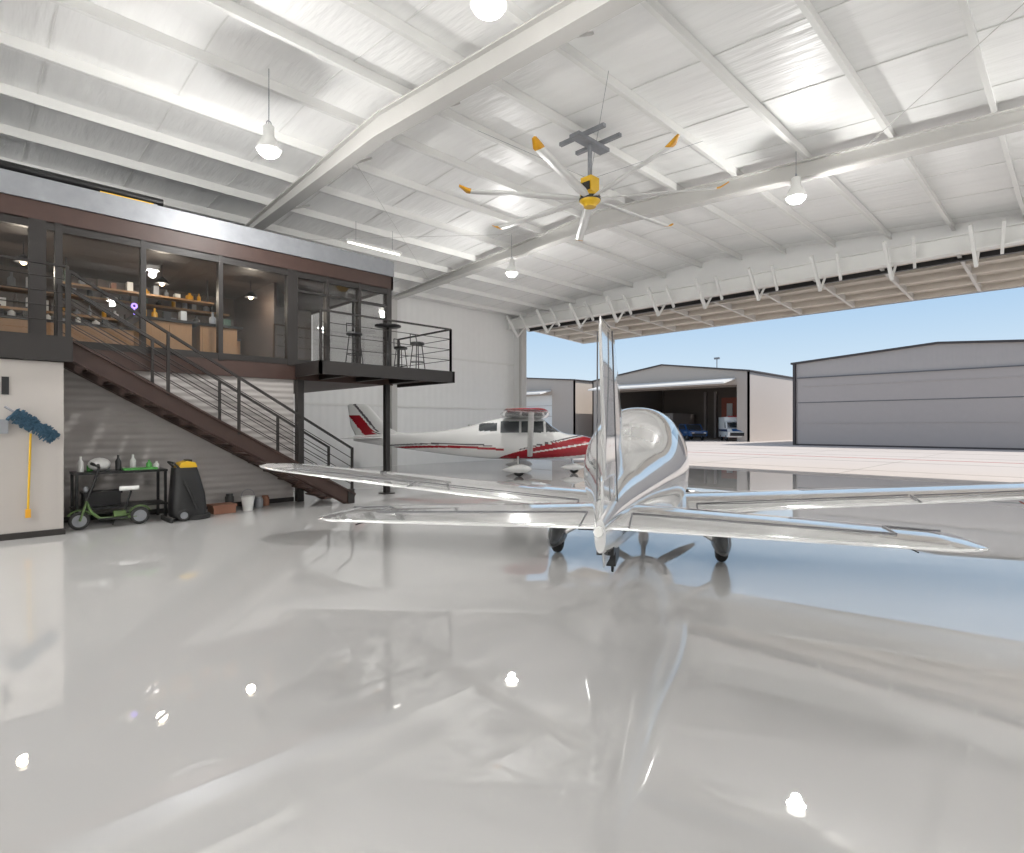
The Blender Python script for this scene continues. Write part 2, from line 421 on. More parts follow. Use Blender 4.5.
b=B('staircase')
yt,yb=1.3,6.05; N=16; 
for X in (XF,-11.85):
    b.beam((X,yt,ZD-0.12),(X,yb,0.06),0.06,0.30,M_brown)
    b.beam((X+0.04,yt,ZD+0.02),(X+0.04,yb,0.20),0.10,0.02,M_brown); b.beam((X+0.04,yt,ZD-0.27),(X+0.04,yb+0.0,-0.07+0.0),0.10,0.02,M_brown)
for i in range(1,N):
    z=ZD*(1-i/N); y=yt+(yb-yt)*(i-0.5)/N
    b.box(-11.82,XF-0.03,y-0.13,y+0.15,z-0.04,z,M_brown)
b.box(XF-0.04,XF+0.06,yb-0.12,yb+0.02,0,0.3,M_dark); b.box(-11.9,-11.8,yb-0.12,yb+0.02,0,0.3,M_dark)
b.finish()
b=B('staircase_railing')
for X in (XF+0.03,-11.85):
    p=Vector((X,yt+0.02,ZD+0.02)); q=Vector((X,yb-0.02,0.14))
    b.beam(p+Vector((0,0,1.03)),q+Vector((0,0,1.0)),0.05,0.04,M_dark)
    for i in range(4):
        z=0.2+0.18*i+0.05
        b.tube(p+Vector((0,0,z)),q+Vector((0,0,z)),0.008,M_dark,6)
    for f in (0,0.28,0.52,0.76,1.0):
        c=p+(q-p)*f
        b.box(c.x-0.022,c.x+0.022,c.y-0.022,c.y+0.022,c.z-0.02,c.z+1.02,M_dark)
b.finish()

b=B('roof_ductwork')
b.tube((-12.7,-8,5.95),(-12.7,3.0,5.95),0.08,M_black,12); b.box(-14.8,-13.0,-1,1.2,5.55,6.05,M_black)
for y in (-6,-3,0,2.8): b.box(-12.75,-12.65,y,y+0.1,5.55,5.9,M_galv)
b.box(-12.2,-12.05,1.9,2.7,5.63,5.69,M_yel2)
b.finish()

# ------------------------------------------------------------------ lamps
LP={(-9.8,3.9):(80,150),(-4.2,12.4):(80,130),(-12.4,12.3):(90,140),(-4.7,4.3):(20,60),
    (-4.7,-4.5):(50,170),(-9.8,-4.5):(100,280),(1.0,4.3):(25,80),(1.0,12.4):(60,120),(1.0,-4.5):(45,150),  # unseen lamps behind and beside the camera, added to brighten the hall
    (-15.2,-4.5):(60,280),(-4.7,-8.0):(50,150),(-9.8,-8.0):(50,170)}  # more unseen lamps, added to lift the ceiling and soften the shadows
for (x,y),(ea,ep) in LP.items():
    b=B('high_bay_or_fill_lamp')
    zt=zr(x)-0.2
    z=6.3
    b.tube((x,y,zt+0.16),(x,y,z+0.42),0.008,M_galv,6)
    b.torus((x,y,z+0.46),(1,0,0),0.04,0.008,M_galv,12,6)
    b.lathe((x,y,z),[(0.07,0.42),(0.09,0.40),(0.09,0.22),(0.12,0.2),(0.2,0.02),(0.205,0.0),(0.19,0.005)],M_white,24)
    b.lathe((x,y,z-0.01),[(0.18,0.0),(0.17,-0.04),(0.10,-0.09),(0.02,-0.10)],M_lamp,24)
    o=b.finish()
    L=bpy.data.lights.new('high_bay_or_fill_light','AREA'); L.shape='DISK'; L.size=0.36; L.energy=ea; L.color=(1,0.985,0.96)
    lo=bpy.data.objects.new('high_bay_or_fill_light',L); lo.location=(x,y,z-0.13); scene.collection.objects.link(lo); lo.parent=o
    L=bpy.data.lights.new('high_bay_or_fill_glow','POINT'); L.shadow_soft_size=0.10; L.energy=ep; L.color=(1,0.985,0.96)
    lo=bpy.data.objects.new('high_bay_or_fill_glow',L); lo.location=(x,y,z-0.25); scene.collection.objects.link(lo); lo.parent=o
b=B('fluorescent_fixture')
b.box(-14.56,-14.44,7.9,9.7,6.76,6.82,M_white); b.tube((-14.5,7.95,6.74),(-14.5,9.65,6.74),0.02,M_lamp,10)
for y in (8.2,9.4): b.tube((-14.5,y,6.82),(-14.5,y,zr(-14.5)-0.01),0.006,M_galv,5)
b.finish()

# ------------------------------------------------------------------ ceiling fan
b=B('ceiling_fan')
fx,fy,fz=-7.0,9.15,6.15
zc=zr(fx)-0.2
b.box(fx-0.55,fx+0.55,fy-0.30,fy-0.22,zc-0.07,zc-0.0,M_galv); b.box(fx-0.55,fx+0.55,fy+0.22,fy+0.30,zc-0.07,zc-0.0,M_galv)
b.box(fx-0.12,fx+0.12,fy-0.5,fy+0.5,zc-0.14,zc-0.07,M_galv)
b.tube((fx,fy,zc-0.1),(fx,fy,fz+0.35),0.045,M_galv,12)
b.box(fx-0.13,fx+0.13,fy-0.13,fy+0.13,fz+0.12,fz+0.42,M_yel2)
b.box(fx-0.16,fx-0.13,fy-0.10,fy+0.10,fz+0.1,fz+0.36,M_black); b.box(fx-0.10,fx+0.10,fy-0.16,fy-0.13,fz+0.14,fz+0.3,M_black)
b.lathe((fx,fy,fz),[(0.10,0.14),(0.20,0.08),(0.21,-0.04),(0.18,-0.08),(0.13,-0.12),(0.12,-0.16)],M_yel2,20)
b.lathe((fx,fy,fz),[(0.215,0.03),(0.22,0.0),(0.215,-0.03)],M_black,20)
fw=Vector((-0.7096,0.7046,0)); rt=Vector((0.7046,0.7096,0))
for k in range(7):
    a=math.radians(294+k*360/7)
    d=rt*math.cos(a)+fw*math.sin(a); s_=Vector((-d.y,d.x,0))
    c=Vector((fx,fy,fz))
    def ring(r,ch,zz):
        tw=0.18
        o=c+d*r+Vector((0,0,zz))
        return [o-s_*ch/2+Vector((0,0,-tw*ch/2)),o+Vector((0,0,0.022)),o+s_*ch/2+Vector((0,0,tw*ch/2)),o+Vector((0,0,-0.004))]
    b.loft([ring(0.2,0.12,0.0),ring(0.5,0.20,0),ring(2.40,0.17,-0.03)],M_white,True)
    b.loft([ring(2.40,0.175,-0.03),ring(2.47,0.18,-0.02),ring(2.62,0.08,0.06)],M_yellow,True)
for dx,dy in ((1.6,1.6),(-1.6,1.6),(1.6,-1.6),(-1.6,-1.6)):
    b.tube((fx,fy,fz+0.4),(fx+dx,fy+dy,zr(fx+dx)-0.15),0.004,M_galv,5)
b.finish()
b=B('roof_bracing_rods')
for (p,q) in (((-17,6.2,6.95),(-11,12.6,7.25)),((-11,6.2,7.25),(-17,12.6,6.95)),((-3,6.2,7.0),(2,12.6,6.65)),((2,6.2,6.65),(-3,12.6,7.0))):
    b.tube(p,q,0.006,M_beam,6)
b.finish()

# ------------------------------------------------------------------ aircraft helpers
def tdist(x): return 5*(0.2969*math.sqrt(x)-0.126*x-0.3516*x*x+0.2843*x**3-0.1036*x**4)
AX=[1,0.9,0.75,0.6,0.45,0.3,0.15,0.06,0.015,0.0]
def foil(): 
    up=[(x,tdist(x)) for x in AX]; lo=[(x,-tdist(x)*0.7) for x in AX[::-1][1:-1]]
    return up+lo
FO=foil()
def wing(b,st,m):
    rings=[]
    for (xle,y,z,ch,t) in st: rings.append([(xle-ch*cx,y,z+ch*t*cz) for cx,cz in FO])
    b.loft(rings,m,True)
def fin(b,st,m):
    rings=[]
    for (xle,z,ch,t) in st: rings.append([(xle-ch*cx,(ch*t*cz if i<len(AX) else ch*t*cz/0.7),z) for i,(cx,cz) in enumerate(FO)])
    b.loft(rings,m,True)
def interp(secs,n):
    out=[]; xs=[s[0] for s in secs]
    for i in range(n+1):
        x=xs[0]+(xs[-1]-xs[0])*i/n
        for k in range(len(secs)-1):
            if secs[k][0]<=x+1e-9 and x<=secs[k+1][0]+1e-9: break
        p0=secs[max(k-1,0)];p1=secs[k];p2=secs[k+1];p3=secs[min(k+2,len(secs)-1)]
        h=p2[0]-p1[0]; t=(x-p1[0])/h
        row=[x]
        for c in range(1,len(p1)):
            m1=(p2[c]-p0[c])/(p2[0]-p0[0]) if p2[0]!=p0[0] else 0
            m2=(p3[c]-p1[c])/(p3[0]-p1[0]) if p3[0]!=p1[0] else 0
            t2=t*t;t3=t2*t
            row.append((2*t3-3*t2+1)*p1[c]+(t3-2*t2+t)*h*m1+(-2*t3+3*t2)*p2[c]+(t3-t2)*h*m2)
        out.append(row)
    return out
def fuselage(b,secs,m,n=60,seg=40,e=2.4):
    rings=[]
    for row in interp(secs,n):
        x,w,zb,zt=row[:4]; zm=row[4] if len(row)>4 else (zb+zt)/2
        w=max(w,0.01)
        r=[]
        for j in range(seg):
            a=2*math.pi*j/seg; c,s_=math.cos(a),math.sin(a)
            yy=w*math.copysign(abs(c)**(2/e),c)
            hh=(zt-zm) if s_>0 else (zm-zb)
            r.append((x,yy,zm+hh*math.copysign(abs(s_)**(2/e),s_)))
        rings.append(r)
    b.loft(rings,m,True)
def wheel(b,c,r,w,axis=(0,1,0)):
    ax=Vector(axis).normalized(); c=Vector(c)
    b.torus(c,ax,r-w/2,w/2,M_rubber,24,10)
    b.tube(c-ax*w*0.35,c+ax*w*0.35,r-w*0.7,M_galv,16)

# ------------------------------------------------------------------ low-wing plane (foreground)
b=B('low_wing_airplane')
def m1(c):
    x,y,z=c; 
    if 3.75<x<4.35 and z>1.28 and z<1.68 and abs(y)>0.25: return M_pglass
    if 2.95<x<3.65 and 1.30<z<1.66-(3.65-x)*0.22 and abs(y)>0.25: return M_pglass
    if 4.5<x<5.15 and z>1.32: return M_pglass
    return M_pl
secs=[(-0.42,0.03,0.92,1.10,1.01),(0,0.09,0.84,1.20,1.02),(1.0,0.22,0.74,1.30,1.04),(2.0,0.38,0.60,1.44,1.06),(2.8,0.53,0.50,1.66,1.08),(3.5,0.61,0.45,1.80,1.08),
      (4.1,0.63,0.42,1.84,1.08),(4.7,0.61,0.42,1.72,1.06),(5.2,0.57,0.44,1.42,1.02),(5.9,0.50,0.50,1.24,0.95),(6.5,0.33,0.60,1.10,0.90),(6.62,0.22,0.68,1.05,0.88)]
fuselage(b,secs,m1,110,64,2.2)
b.loft([[(6.62+dx,r*math.cos(2*math.pi*j/20),0.88+r*math.sin(2*math.pi*j/20)) for j in range(20)] for dx,r in ((0,0.17),(0.12,0.15),(0.25,0.09),(0.32,0.01))],M_chrome)
for a in (90,210,330):
    c,s_=math.cos(math.radians(a)),math.sin(math.radians(a))
    rr=[]
    for r,ch in ((0.12,0.07),(0.35,0.14),(0.7,0.13),(0.95,0.05)):
        o=Vector((6.72,r*c,0.88+r*s_)); t_=Vector((0.35,-s_*0.93,c*0.93))
        rr.append([o-t_*ch/2,o+Vector((0.012,0,0)),o+t_*ch/2,o-Vector((0.012,0,0))])
    b.loft(rr,M_black,True)
for sgn in (1,-1):
    wing(b,[(4.75,sgn*0.35,0.60,1.55,0.15),(4.68,sgn*1.2,0.66,1.42,0.145),(4.50,sgn*3.5,0.84,1.15,0.14),(4.36,sgn*5.0,0.97,0.92,0.13),(4.22,sgn*5.28,1.00,0.72,0.11),(4.0,sgn*5.40,1.03,0.40,0.08)],M_pl)
    def wp(y,f,off=0.004):
        t=(y-0.35)/(5.0-0.35); xle=4.75+(4.36-4.75)*t; ch=1.55+(0.92-1.55)*t; z=0.60+(0.97-0.60)*t
        return Vector((xle-ch*f,sgn*y,z+ch*0.14*tdist(f)+off))
    b.tube(wp(0.7,0.74),wp(2.9,0.74),0.007,M_line,5); b.tube(wp(2.95,0.76),wp(4.8,0.76),0.007,M_line,5)
    for y in (2.92,4.82): b.tube(wp(y,0.75),wp(y,0.985),0.007,M_line,5)
    b.tube(wp(0.7,0.75),wp(0.7,0.98),0.007,M_line,5)
    wing(b,[(0.72,sgn*0.05,1.02,0.98,0.11),(0.50,sgn*0.95,1.01,0.80,0.10),(0.30,sgn*1.70,1.00,0.62,0.10),(0.22,sgn*1.83,1.00,0.48,0.08),(0.10,sgn*1.87,1.0,0.3,0.05)],M_pl)
    def sp(y,f,off=0.003):
        t=(y-0.05)/1.65; xle=0.72-0.42*t; ch=0.98-0.36*t
        return Vector((xle-ch*f,sgn*y,1.02-0.02*t+ch*0.105*tdist(f)+off))
    b.tube(sp(0.14,0.6),sp(1.52,0.6),0.006,M_line,5); b.tube(sp(1.52,0.6),sp(1.52,0.3),0.006,M_line,5); b.tube(sp(1.52,0.3),sp(1.78,0.3),0.006,M_line,5)
    b.tube(sp(0.14,0.6),sp(0.14,0.97),0.006,M_line,5)
    b.tube((3.72,sgn*0.42,0.55),(3.66,sgn*0.92,0.24),0.045,M_pl,10,0.03)
    wheel(b,(3.66,sgn*0.98,0.19),0.19,0.14)
    prs=[(3.18,0.01,0.20,0.22),(3.30,0.06,0.14,0.29),(3.5,0.10,0.10,0.38),(3.72,0.115,0.09,0.42),(3.92,0.09,0.12,0.37),(4.05,0.02,0.19,0.26)]
    rings=[[(x,sgn*0.98+w*math.cos(2*math.pi*j/16),(zb+zt)/2+(zt-zb)/2*math.sin(2*math.pi*j/16)) for j in range(16)] for x,w,zb,zt in prs]
    b.loft(rings,M_pgrey,True)
b.tube((5.95,0,0.55),(6.05,0,0.2),0.035,M_pgrey,8); wheel(b,(6.05,0,0.16),0.16,0.11)
prs=[(5.65,0.01,0.18,0.2),(5.85,0.08,0.1,0.3),(6.05,0.09,0.08,0.36),(6.25,0.07,0.12,0.3),(6.38,0.01,0.18,0.22)]
b.loft([[(x,w*math.cos(2*math.pi*j/16),(zb+zt)/2+(zt-zb)/2*math.sin(2*math.pi*j/16)) for j in range(16)] for x,w,zb,zt in prs],M_pgrey,True)
fin(b,[(1.55,1.22,1.85,0.05),(1.05,1.36,1.37,0.07),(0.78,1.60,1.14,0.10),(0.48,1.86,0.90,0.11),(0.22,2.13,0.70,0.11),(0.10,2.19,0.56,0.07)],M_pl)
fin(b,[(0.15,0.80,0.40,0.06),(0.22,0.92,0.56,0.12),(0.25,1.05,0.64,0.13),(0.25,1.3,0.62,0.12)],M_pl)
for sgn in (1,-1):
    b.tube((-0.02,sgn*0.062,1.1),(-0.17,sgn*0.042,2.15),0.005,M_line,5)
b.box(0.22,0.5,-0.03,0.03,0.70,0.86,M_black); b.torus((0.34,0,0.67),(0,1,0),0.03,0.009,M_black,12,6)
b.box(-0.15,0.12,-0.05,0.05,0.85,0.92,M_black)
b.tube((-0.47,0,1.05),(-0.52,0,1.05),0.025,M_white,8)
b.loft([[(2.4,0.01,1.5),(2.5,0,1.53),(2.4,-0.01,1.5),(2.3,0,1.48)],[(2.3,0.004,1.66),(2.33,0,1.66),(2.3,-0.004,1.66),(2.27,0,1.66)]],M_plw)
for sgn in (1,-1): b.tube((-0.18,sgn*1.5,1.0),(-0.32,sgn*1.52,0.99),0.004,M_black,4); b.tube((3.35,sgn*4.6,0.93),(3.2,sgn*4.62,0.92),0.004,M_black,4)
for sgn in (1,-1): b.box(3.0,3.12,min(sgn*0.45,sgn*0.62),max(sgn*0.45,sgn*0.62),0.42,0.44,M_black)
b.tube((3.06,0.5,0.43),(3.06,0.42,0.62),0.012,M_black,6)
b.add([(3.45,-3.9,0.78),(3.47,-3.98,0.78),(3.40,-4.10,0.52),(3.38,-4.01,0.52)],[(0,1,2,3)],M_redtag)
b.tube((3.6,-3.9,0.82),(3.46,-3.93,0.78),0.006,M_redtag,4)
b.finish((-2.046,2.85,0),math.radians(120.2))

# ------------------------------------------------------------------ high-wing plane
b=B('high_wing_airplane')
def m2(c):
    x,y,z=c; ay=abs(y)
    if ay>0.2 and 1.40<z<1.78:
        if -1.35<x<-0.75 and z<1.72 and z>1.45: return M_pglassr
        if -0.62<x<-0.02: return M_pglassr
        if 0.08<x<0.80: return M_pglassr
    if 0.88<x<1.35 and z>1.42: return M_pglassr
    if x>-0.7:
        t=(x+0.7)/3.5
        lo=0.50+0.24*t*t; hi=0.54+0.86*t**0.8
        g=lo+(hi-lo)*0.58
        if lo<z<hi:
            if t>0.3 and abs(z-g)<0.025: return M_plw
            return M_red
        if t>0.2 and hi+0.03<z<hi+0.07: return M_stripe
    zc=0.80+0.12*math.sin((x+5.2)*0.62)
    if -5.3<x<-0.5 and abs(z-zc)<0.04: return M_red
    if -5.0<x<-0.9 and abs(z-zc-0.10)<0.022: return M_stripe
    return M_plw
secs=[(-5.75,0.04,1.10,1.26,1.18),(-5,0.12,0.98,1.33,1.15),(-4,0.22,0.84,1.38,1.10),(-2.8,0.36,0.68,1.44,1.05),(-1.7,0.48,0.56,1.62,1.02),(-0.9,0.55,0.50,1.84,1.02),(0,0.57,0.48,1.90,1.02),(0.75,0.56,0.48,1.86,1.02),
      (1.15,0.54,0.49,1.58,1.0),(1.5,0.52,0.50,1.38,0.98),(2.2,0.47,0.54,1.28,0.95),(2.65,0.36,0.64,1.16,0.92),(2.78,0.22,0.74,1.08,0.91)]
fuselage(b,secs,m2,220,130,2.6)
b.loft([[(2.78+dx,r*math.cos(2*math.pi*j/20),0.91+r*math.sin(2*math.pi*j/20)) for j in range(20)] for dx,r in ((0,0.16),(0.12,0.14),(0.24,0.08),(0.30,0.01))],M_chrome)
for a in (80,200,320):
    c,s_=math.cos(math.radians(a)),math.sin(math.radians(a)); rr=[]
    for r,ch in ((0.1,0.07),(0.35,0.14),(0.65,0.12),(0.88,0.05)):
        o=Vector((2.88,r*c,0.91+r*s_)); t_=Vector((0.35,-s_*0.93,c*0.93))
        rr.append([o-t_*ch/2,o+Vector((0.012,0,0)),o+t_*ch/2,o-Vector((0.012,0,0))])
    b.loft(rr,M_black,True)
def mw(c): return M_red if abs(c[1])>4.75 else M_plw
for sgn in (1,-1):
    wing(b,[(0.95,0,1.92,1.5,0.11),(0.95,sgn*1.0,1.93,1.5,0.11),(0.95,sgn*2.6,1.97,1.48,0.11),(0.85,sgn*4.7,2.00,1.15,0.11),(0.82,sgn*4.9,2.01,1.12,0.11),(0.75,sgn*5.3,2.03,1.0,0.08),(0.5,sgn*5.4,2.04,0.7,0.04)],mw)
    b.loft([[(0.35+0.09*math.cos(a_),sgn*0.5,0.62+0.03*math.sin(a_)) for a_ in [k*math.pi/5 for k in range(10)]],
            [(0.40+0.09*math.cos(a_),sgn*2.55,1.94+0.03*math.sin(a_)) for a_ in [k*math.pi/5 for k in range(10)]]],M_plw,True)
    wing(b,[(-4.7,sgn*0.03,1.22,1.05,0.09),(-4.85,sgn*0.9,1.22,0.88,0.09),(-5.0,sgn*1.62,1.22,0.68,0.08),(-5.1,sgn*1.72,1.22,0.45,0.05)],M_plw)
    b.tube((-0.05,sgn*0.4,0.58),(-0.05,sgn*1.2,0.26),0.04,M_plw,8,0.025)
    wheel(b,(0,sgn*1.25,0.19),0.19,0.14)
    prs=[(-0.55,0.01,0.2,0.23),(-0.35,0.07,0.13,0.30),(-0.1,0.11,0.09,0.38),(0.1,0.12,0.09,0.40),(0.3,0.09,0.12,0.34),(0.42,0.01,0.2,0.26)]
    b.loft([[(x,sgn*1.25+w*math.cos(2*math.pi*j/16),(zb+zt)/2+(zt-zb)/2*math.sin(2*math.pi*j/16)) for j in range(16)] for x,w,zb,zt in prs],M_plw,True)
b.tube((1.75,0,0.6),(1.85,0,0.2),0.035,M_chrome,8); wheel(b,(1.85,0,0.16),0.16,0.11)
prs=[(1.4,0.01,0.2,0.22),(1.6,0.08,0.12,0.32),(1.85,0.10,0.09,0.36),(2.05,0.08,0.12,0.30),(2.2,0.01,0.2,0.24)]
b.loft([[(x,w*math.cos(2*math.pi*j/16),(zb+zt)/2+(zt-zb)/2*math.sin(2*math.pi*j/16)) for j in range(16)] for x,w,zb,zt in prs],M_plw,True)
def mf(c):
    x,y,z=c; u=(x+5.2)+ (z-1.4)*0.85
    if -0.24<u<0.18 and z<2.0: return M_red
    if 0.26<u<0.36 and z>1.3: return M_stripe
    return M_plw
sts=[(-3.6,1.30,2.1,0.03),(-4.25,1.42,1.5,0.05),(-4.5,1.55,1.32,0.08)]
for i in range(25):
    f=i/24; sts.append((-4.62-0.62*f,1.65+0.68*f,1.24-0.52*f,0.09))
sts.append((-5.32,2.38,0.56,0.05))
rings=[]
CX=[1-i/36 for i in range(36)]+[0.015,0]
for (xle,z,ch,t) in sts:
    rings.append([(xle-ch*cx,ch*t*tdist(cx)*0.9,z) for cx in CX]+[(xle-ch*cx,-ch*t*tdist(cx)*0.9,z) for cx in CX[::-1][1:-1]])
b.loft(rings,mf,True)
b.finish((-13.65,13.93,0),math.radians(43))

# ------------------------------------------------------------------ stuff by the wall
b=B('dust_mop')
xw=-10.66
b.tube((xw+0.03,0.58,1.88),(xw+0.05,1.18,1.42),0.016,M_galv,8)
dd=Vector((0,0.80,-0.60)).normalized(); pp=Vector((0,0.60,0.80)).normalized()
for i in range(230):
    f=random.random(); g=random.uniform(-1,1)
    c=Vector((xw+0.06,0.66,1.80))+dd*0.60*f+pp*g*0.075+Vector((random.uniform(0,0.05),0,0))
    q=c+pp*math.copysign(random.uniform(0.02,0.05),g)+Vector((random.uniform(0,0.03),random.uniform(-.02,.02),-0.012))
    b.tube(c,q,0.013,M_blue,5,0.009)
b.rbox(Vector((xw+0.06,0.66,1.80))+dd*0.30,(0.06,0.58,0.13),0,M_blue,-0.6435)
b.finish()
b=B('broom')
b.tube((xw+0.02,0.83,0.36),(xw+0.02,0.86,1.50),0.014,M_yel2,8); b.rbox((xw+0.03,0.83,0.36),(0.05,0.06,0.12),0,M_yellow)
b.finish()
b=B('wall_tool_rack'); b.box(-10.7,-10.62,0.40,0.62,1.50,1.70,M_galv); b.box(-10.7,-10.64,0.1,0.7,1.64,1.68,M_galv); b.finish()
b=B('light_switch'); b.box(-10.7,-10.68,0.55,0.63,2.05,2.3,M_black); b.finish()

b=B('utility_table')
b.box(-11.85,-11.3,1.45,2.75,0.82,0.86,M_black)
b.box(-11.85,-11.3,1.45,2.75,0.25,0.28,M_black)
for x in (-11.82,-11.33):
    for y in (1.48,2.72): b.box(x-0.02,x+0.02,y-0.02,y+0.02,0,0.84,M_black)
b.finish()
b=B('cleaning_bottles')
cl=[M_white,M_green2,M_white,M_galv,M_black,M_white,M_green2,M_white]
for i,y in enumerate((1.55,1.68,1.8,1.92,2.05,2.3,2.5,2.62)):
    h=random.uniform(0.12,0.26); r=0.045
    b.lathe((-11.55+random.uniform(-.12,.12),y,0.865),[(r,0),(r,h*0.6),(r*0.4,h*0.8),(r*0.4,h)],cl[i],12)
b.box(-11.5,-11.3,2.1,2.6,0.865,0.90,M_green2); b.ball((-11.5,1.8,0.975),(0.12,0.16,0.11),M_white,8,12)
b.finish()
b=B('storage_tote'); b.box(-11.8,-11.5,1.6,2.1,0.285,0.5,M_black); b.box(-11.82,-11.48,1.58,2.12,0.48,0.52,M_black); b.finish()

b=B('electric_scooter')
X=-10.95; ya,yb_=1.46,2.26
for y in (ya,yb_): 
    wheel(b,(X,y,0.14),0.14,0.055,(1,0,0))
    b.tube((X-0.04,y,0.14),(X+0.04,y,0.14),0.045,M_galv,10)
b.path([(X,ya,0.14),(X,ya+0.06,0.36),(X,ya+0.17,0.66),(X,ya+0.25,0.96)],0.020,M_black)
b.path([(X-0.24,ya+0.2,1.00),(X,ya+0.25,0.96),(X+0.24,ya+0.2,1.00)],0.018,M_black)
for s_ in (-1,1):
    b.tube((X+s_*0.17,ya+0.21,0.99),(X+s_*0.27,ya+0.195,1.005),0.024,M_rubber,8)
    b.tube((X+s_*0.05,ya,0.14),(X+s_*0.04,ya+0.09,0.44),0.016,M_green,6)
b.path([(X,ya+0.08,0.44),(X,ya+0.15,0.26),(X,ya+0.26,0.15),(X,yb_-0.22,0.13),(X,yb_,0.14)],0.022,M_green)
b.path([(X-0.06,ya+0.28,0.13),(X-0.06,yb_-0.1,0.18),(X-0.05,yb_,0.15)],0.012,M_green)
b.box(X-0.08,X+0.08,ya+0.24,yb_-0.18,0.13,0.155,M_black)
b.box(X-0.05,X+0.05,yb_-0.36,yb_-0.2,0.165,0.25,M_green)
b.path([(X,yb_-0.22,0.2),(X,yb_-0.16,0.42),(X,yb_-0.12,0.56)],0.016,M_black)
b.loft([[(X+w*math.cos(t_),yb_-0.14+yy,0.60+0.035*math.sin(t_)) for t_ in [k*math.pi/6 for k in range(12)]] for yy,w in ((-0.14,0.02),(-0.07,0.05),(0.04,0.09),(0.10,0.08),(0.13,0.02))],M_white)
for y,o in ((ya,0),(yb_,0)):
    pts=[(X,y+0.165*math.cos(a_),0.14+0.165*math.sin(a_)) for a_ in [math.radians(k) for k in range(30,160,20)]]
    b.path(pts,0.012,M_green,6)
b.tube((X-0.1,yb_-0.32,0.16),(X-0.16,yb_-0.34,0.0+0.01),0.01,M_black,6)
b.ball((X,ya+0.08,0.62),(0.045,0.035,0.045),M_galv,8,10)
b.finish()

b=B('floor_scrubber')
X,Y=-10.95,2.95
rings=[]
for z,u0,u1,w in ((0.06,-0.24,0.27,0.22),(0.20,-0.27,0.29,0.23),(0.45,-0.25,0.26,0.22),(0.70,-0.23,0.20,0.20),(0.90,-0.22,0.14,0.18)):
    r=[]
    for j in range(24):
        a_=2*math.pi*j/24; c_,s_=math.cos(a_),math.sin(a_)
        r.append((X+w*math.copysign(abs(s_)**0.5,s_),Y+(u0+u1)/2+(u1-u0)/2*math.copysign(abs(c_)**0.5,c_),z))
    rings.append(r)
b.loft(rings,M_black,True)
b.prism([(Y-0.16,0.90),(Y+0.13,0.90),(Y+0.10,0.98),(Y-0.02,1.01),(Y-0.12,0.98)],'x',X-0.15,X+0.15,M_yel2)
b.path([(X-0.16,Y-0.14,0.88),(X-0.16,Y-0.24,0.99),(X+0.16,Y-0.24,0.99),(X+0.16,Y-0.14,0.88)],0.018,M_black)
b.box(X-0.1,X+0.1,Y-0.02,Y+0.06,0.98,1.03,M_black)
wheel(b,(X+0.22,Y-0.1,0.10),0.10,0.05,(1,0,0)); wheel(b,(X-0.22,Y-0.1,0.10),0.10,0.05,(1,0,0))
b.tube((X,Y+0.12,0.01),(X,Y+0.12,0.08),0.25,M_rubber,20)
b.path([(X+0.22,Y-0.1,0.7),(X+0.27,Y,0.45),(X+0.25,Y+0.1,0.2)],0.022,M_rubber)
b.box(X-0.30,X+0.30,Y-0.32,Y-0.28,0.0,0.07,M_rubber)
b.finish()
b=B('cardboard_box'); b.box(-11.5,-11.15,3.45,3.83,0,0.14,M_card); b.box(-11.51,-11.14,3.43,3.85,0.12,0.16,M_card); b.finish()
b=B('bucket'); b.lathe((-11.3,4.1,0),[(0.09,0),(0.12,0.26),(0.13,0.27)],M_white,20); b.torus((-11.3,4.1,0.28),(1,0,0),0.12,0.006,M_galv,20,5); b.finish()
b=B('storage_jars')
for (x,y,h,r,m) in ((-11.7,3.9,0.30,0.08,M_black),(-11.7,4.2,0.24,0.07,M_carblue),(-11.55,4.4,0.20,0.08,M_galv),(-11.75,4.6,0.2,0.08,M_card)):
    b.lathe((x,y,0),[(r,0),(r,h*0.8),(r*0.8,h*0.85),(r*0.8,h)],m,14)
b.finish()
b=B('fire_extinguisher')
b.lathe((XL+0.2,18.6,1.0),[(0.09,0),(0.10,0.03),(0.10,0.42),(0.04,0.52),(0.03,0.56)],M_red,16); b.box(XL+0.005,XL+0.12,18.5,18.7,1.1,1.4,M_red); b.box(XL+0.14,XL+0.3,18.58,18.62,1.56,1.62,M_black); b.finish()
b=B('breaker_panel'); b.box(XL+0.005,XL+0.15,17.0,17.9,1.0,1.7,M_white); b.box(XL+0.15,XL+0.17,17.05,17.85,1.05,1.65,M_galv); b.finish()

# ------------------------------------------------------------------ outside hangars
def gable(b,x0,x1,y0,y1,ze,zr_,wallm,side,openf=False,dz=5.8,margin=1.2,ov=0.3):
    xm=(x0+x1)/2
    b.box(x0,x0+0.2,y0,y1,0,ze,side); b.box(x1-0.2,x1,y0,y1,0,ze,side); b.box(x0,x1,y1-0.2,y1,0,ze,side)
    b.box(x0,x0+margin,y0,y0+0.2,0,ze,wallm); b.box(x1-margin,x1,y0,y0+0.2,0,ze,wallm)
    b.prism([(x0+margin,dz),(x1-margin,dz),(x1-margin,ze),(x1,ze),(xm,zr_),(x0,ze),(x0+margin,ze)],'y',y0,y0+0.2,wallm)
    b.prism([(x0-0.2,ze),(xm,zr_),(x1+0.2,ze),(x1+0.2,ze+0.15),(xm,zr_+0.15),(x0-0.2,ze+0.15)],'y',y0-0.2,y1+0.3,M_hroof)
b=B('closed_hangar')
gable(b,-17.8,2.4,52,75,6.95,7.7,M_hgrey,M_hgrey,dz=5.75,margin=0.35)
b.box(-17.45,2.05,51.9,52.1,0,5.75,M_hdoor)
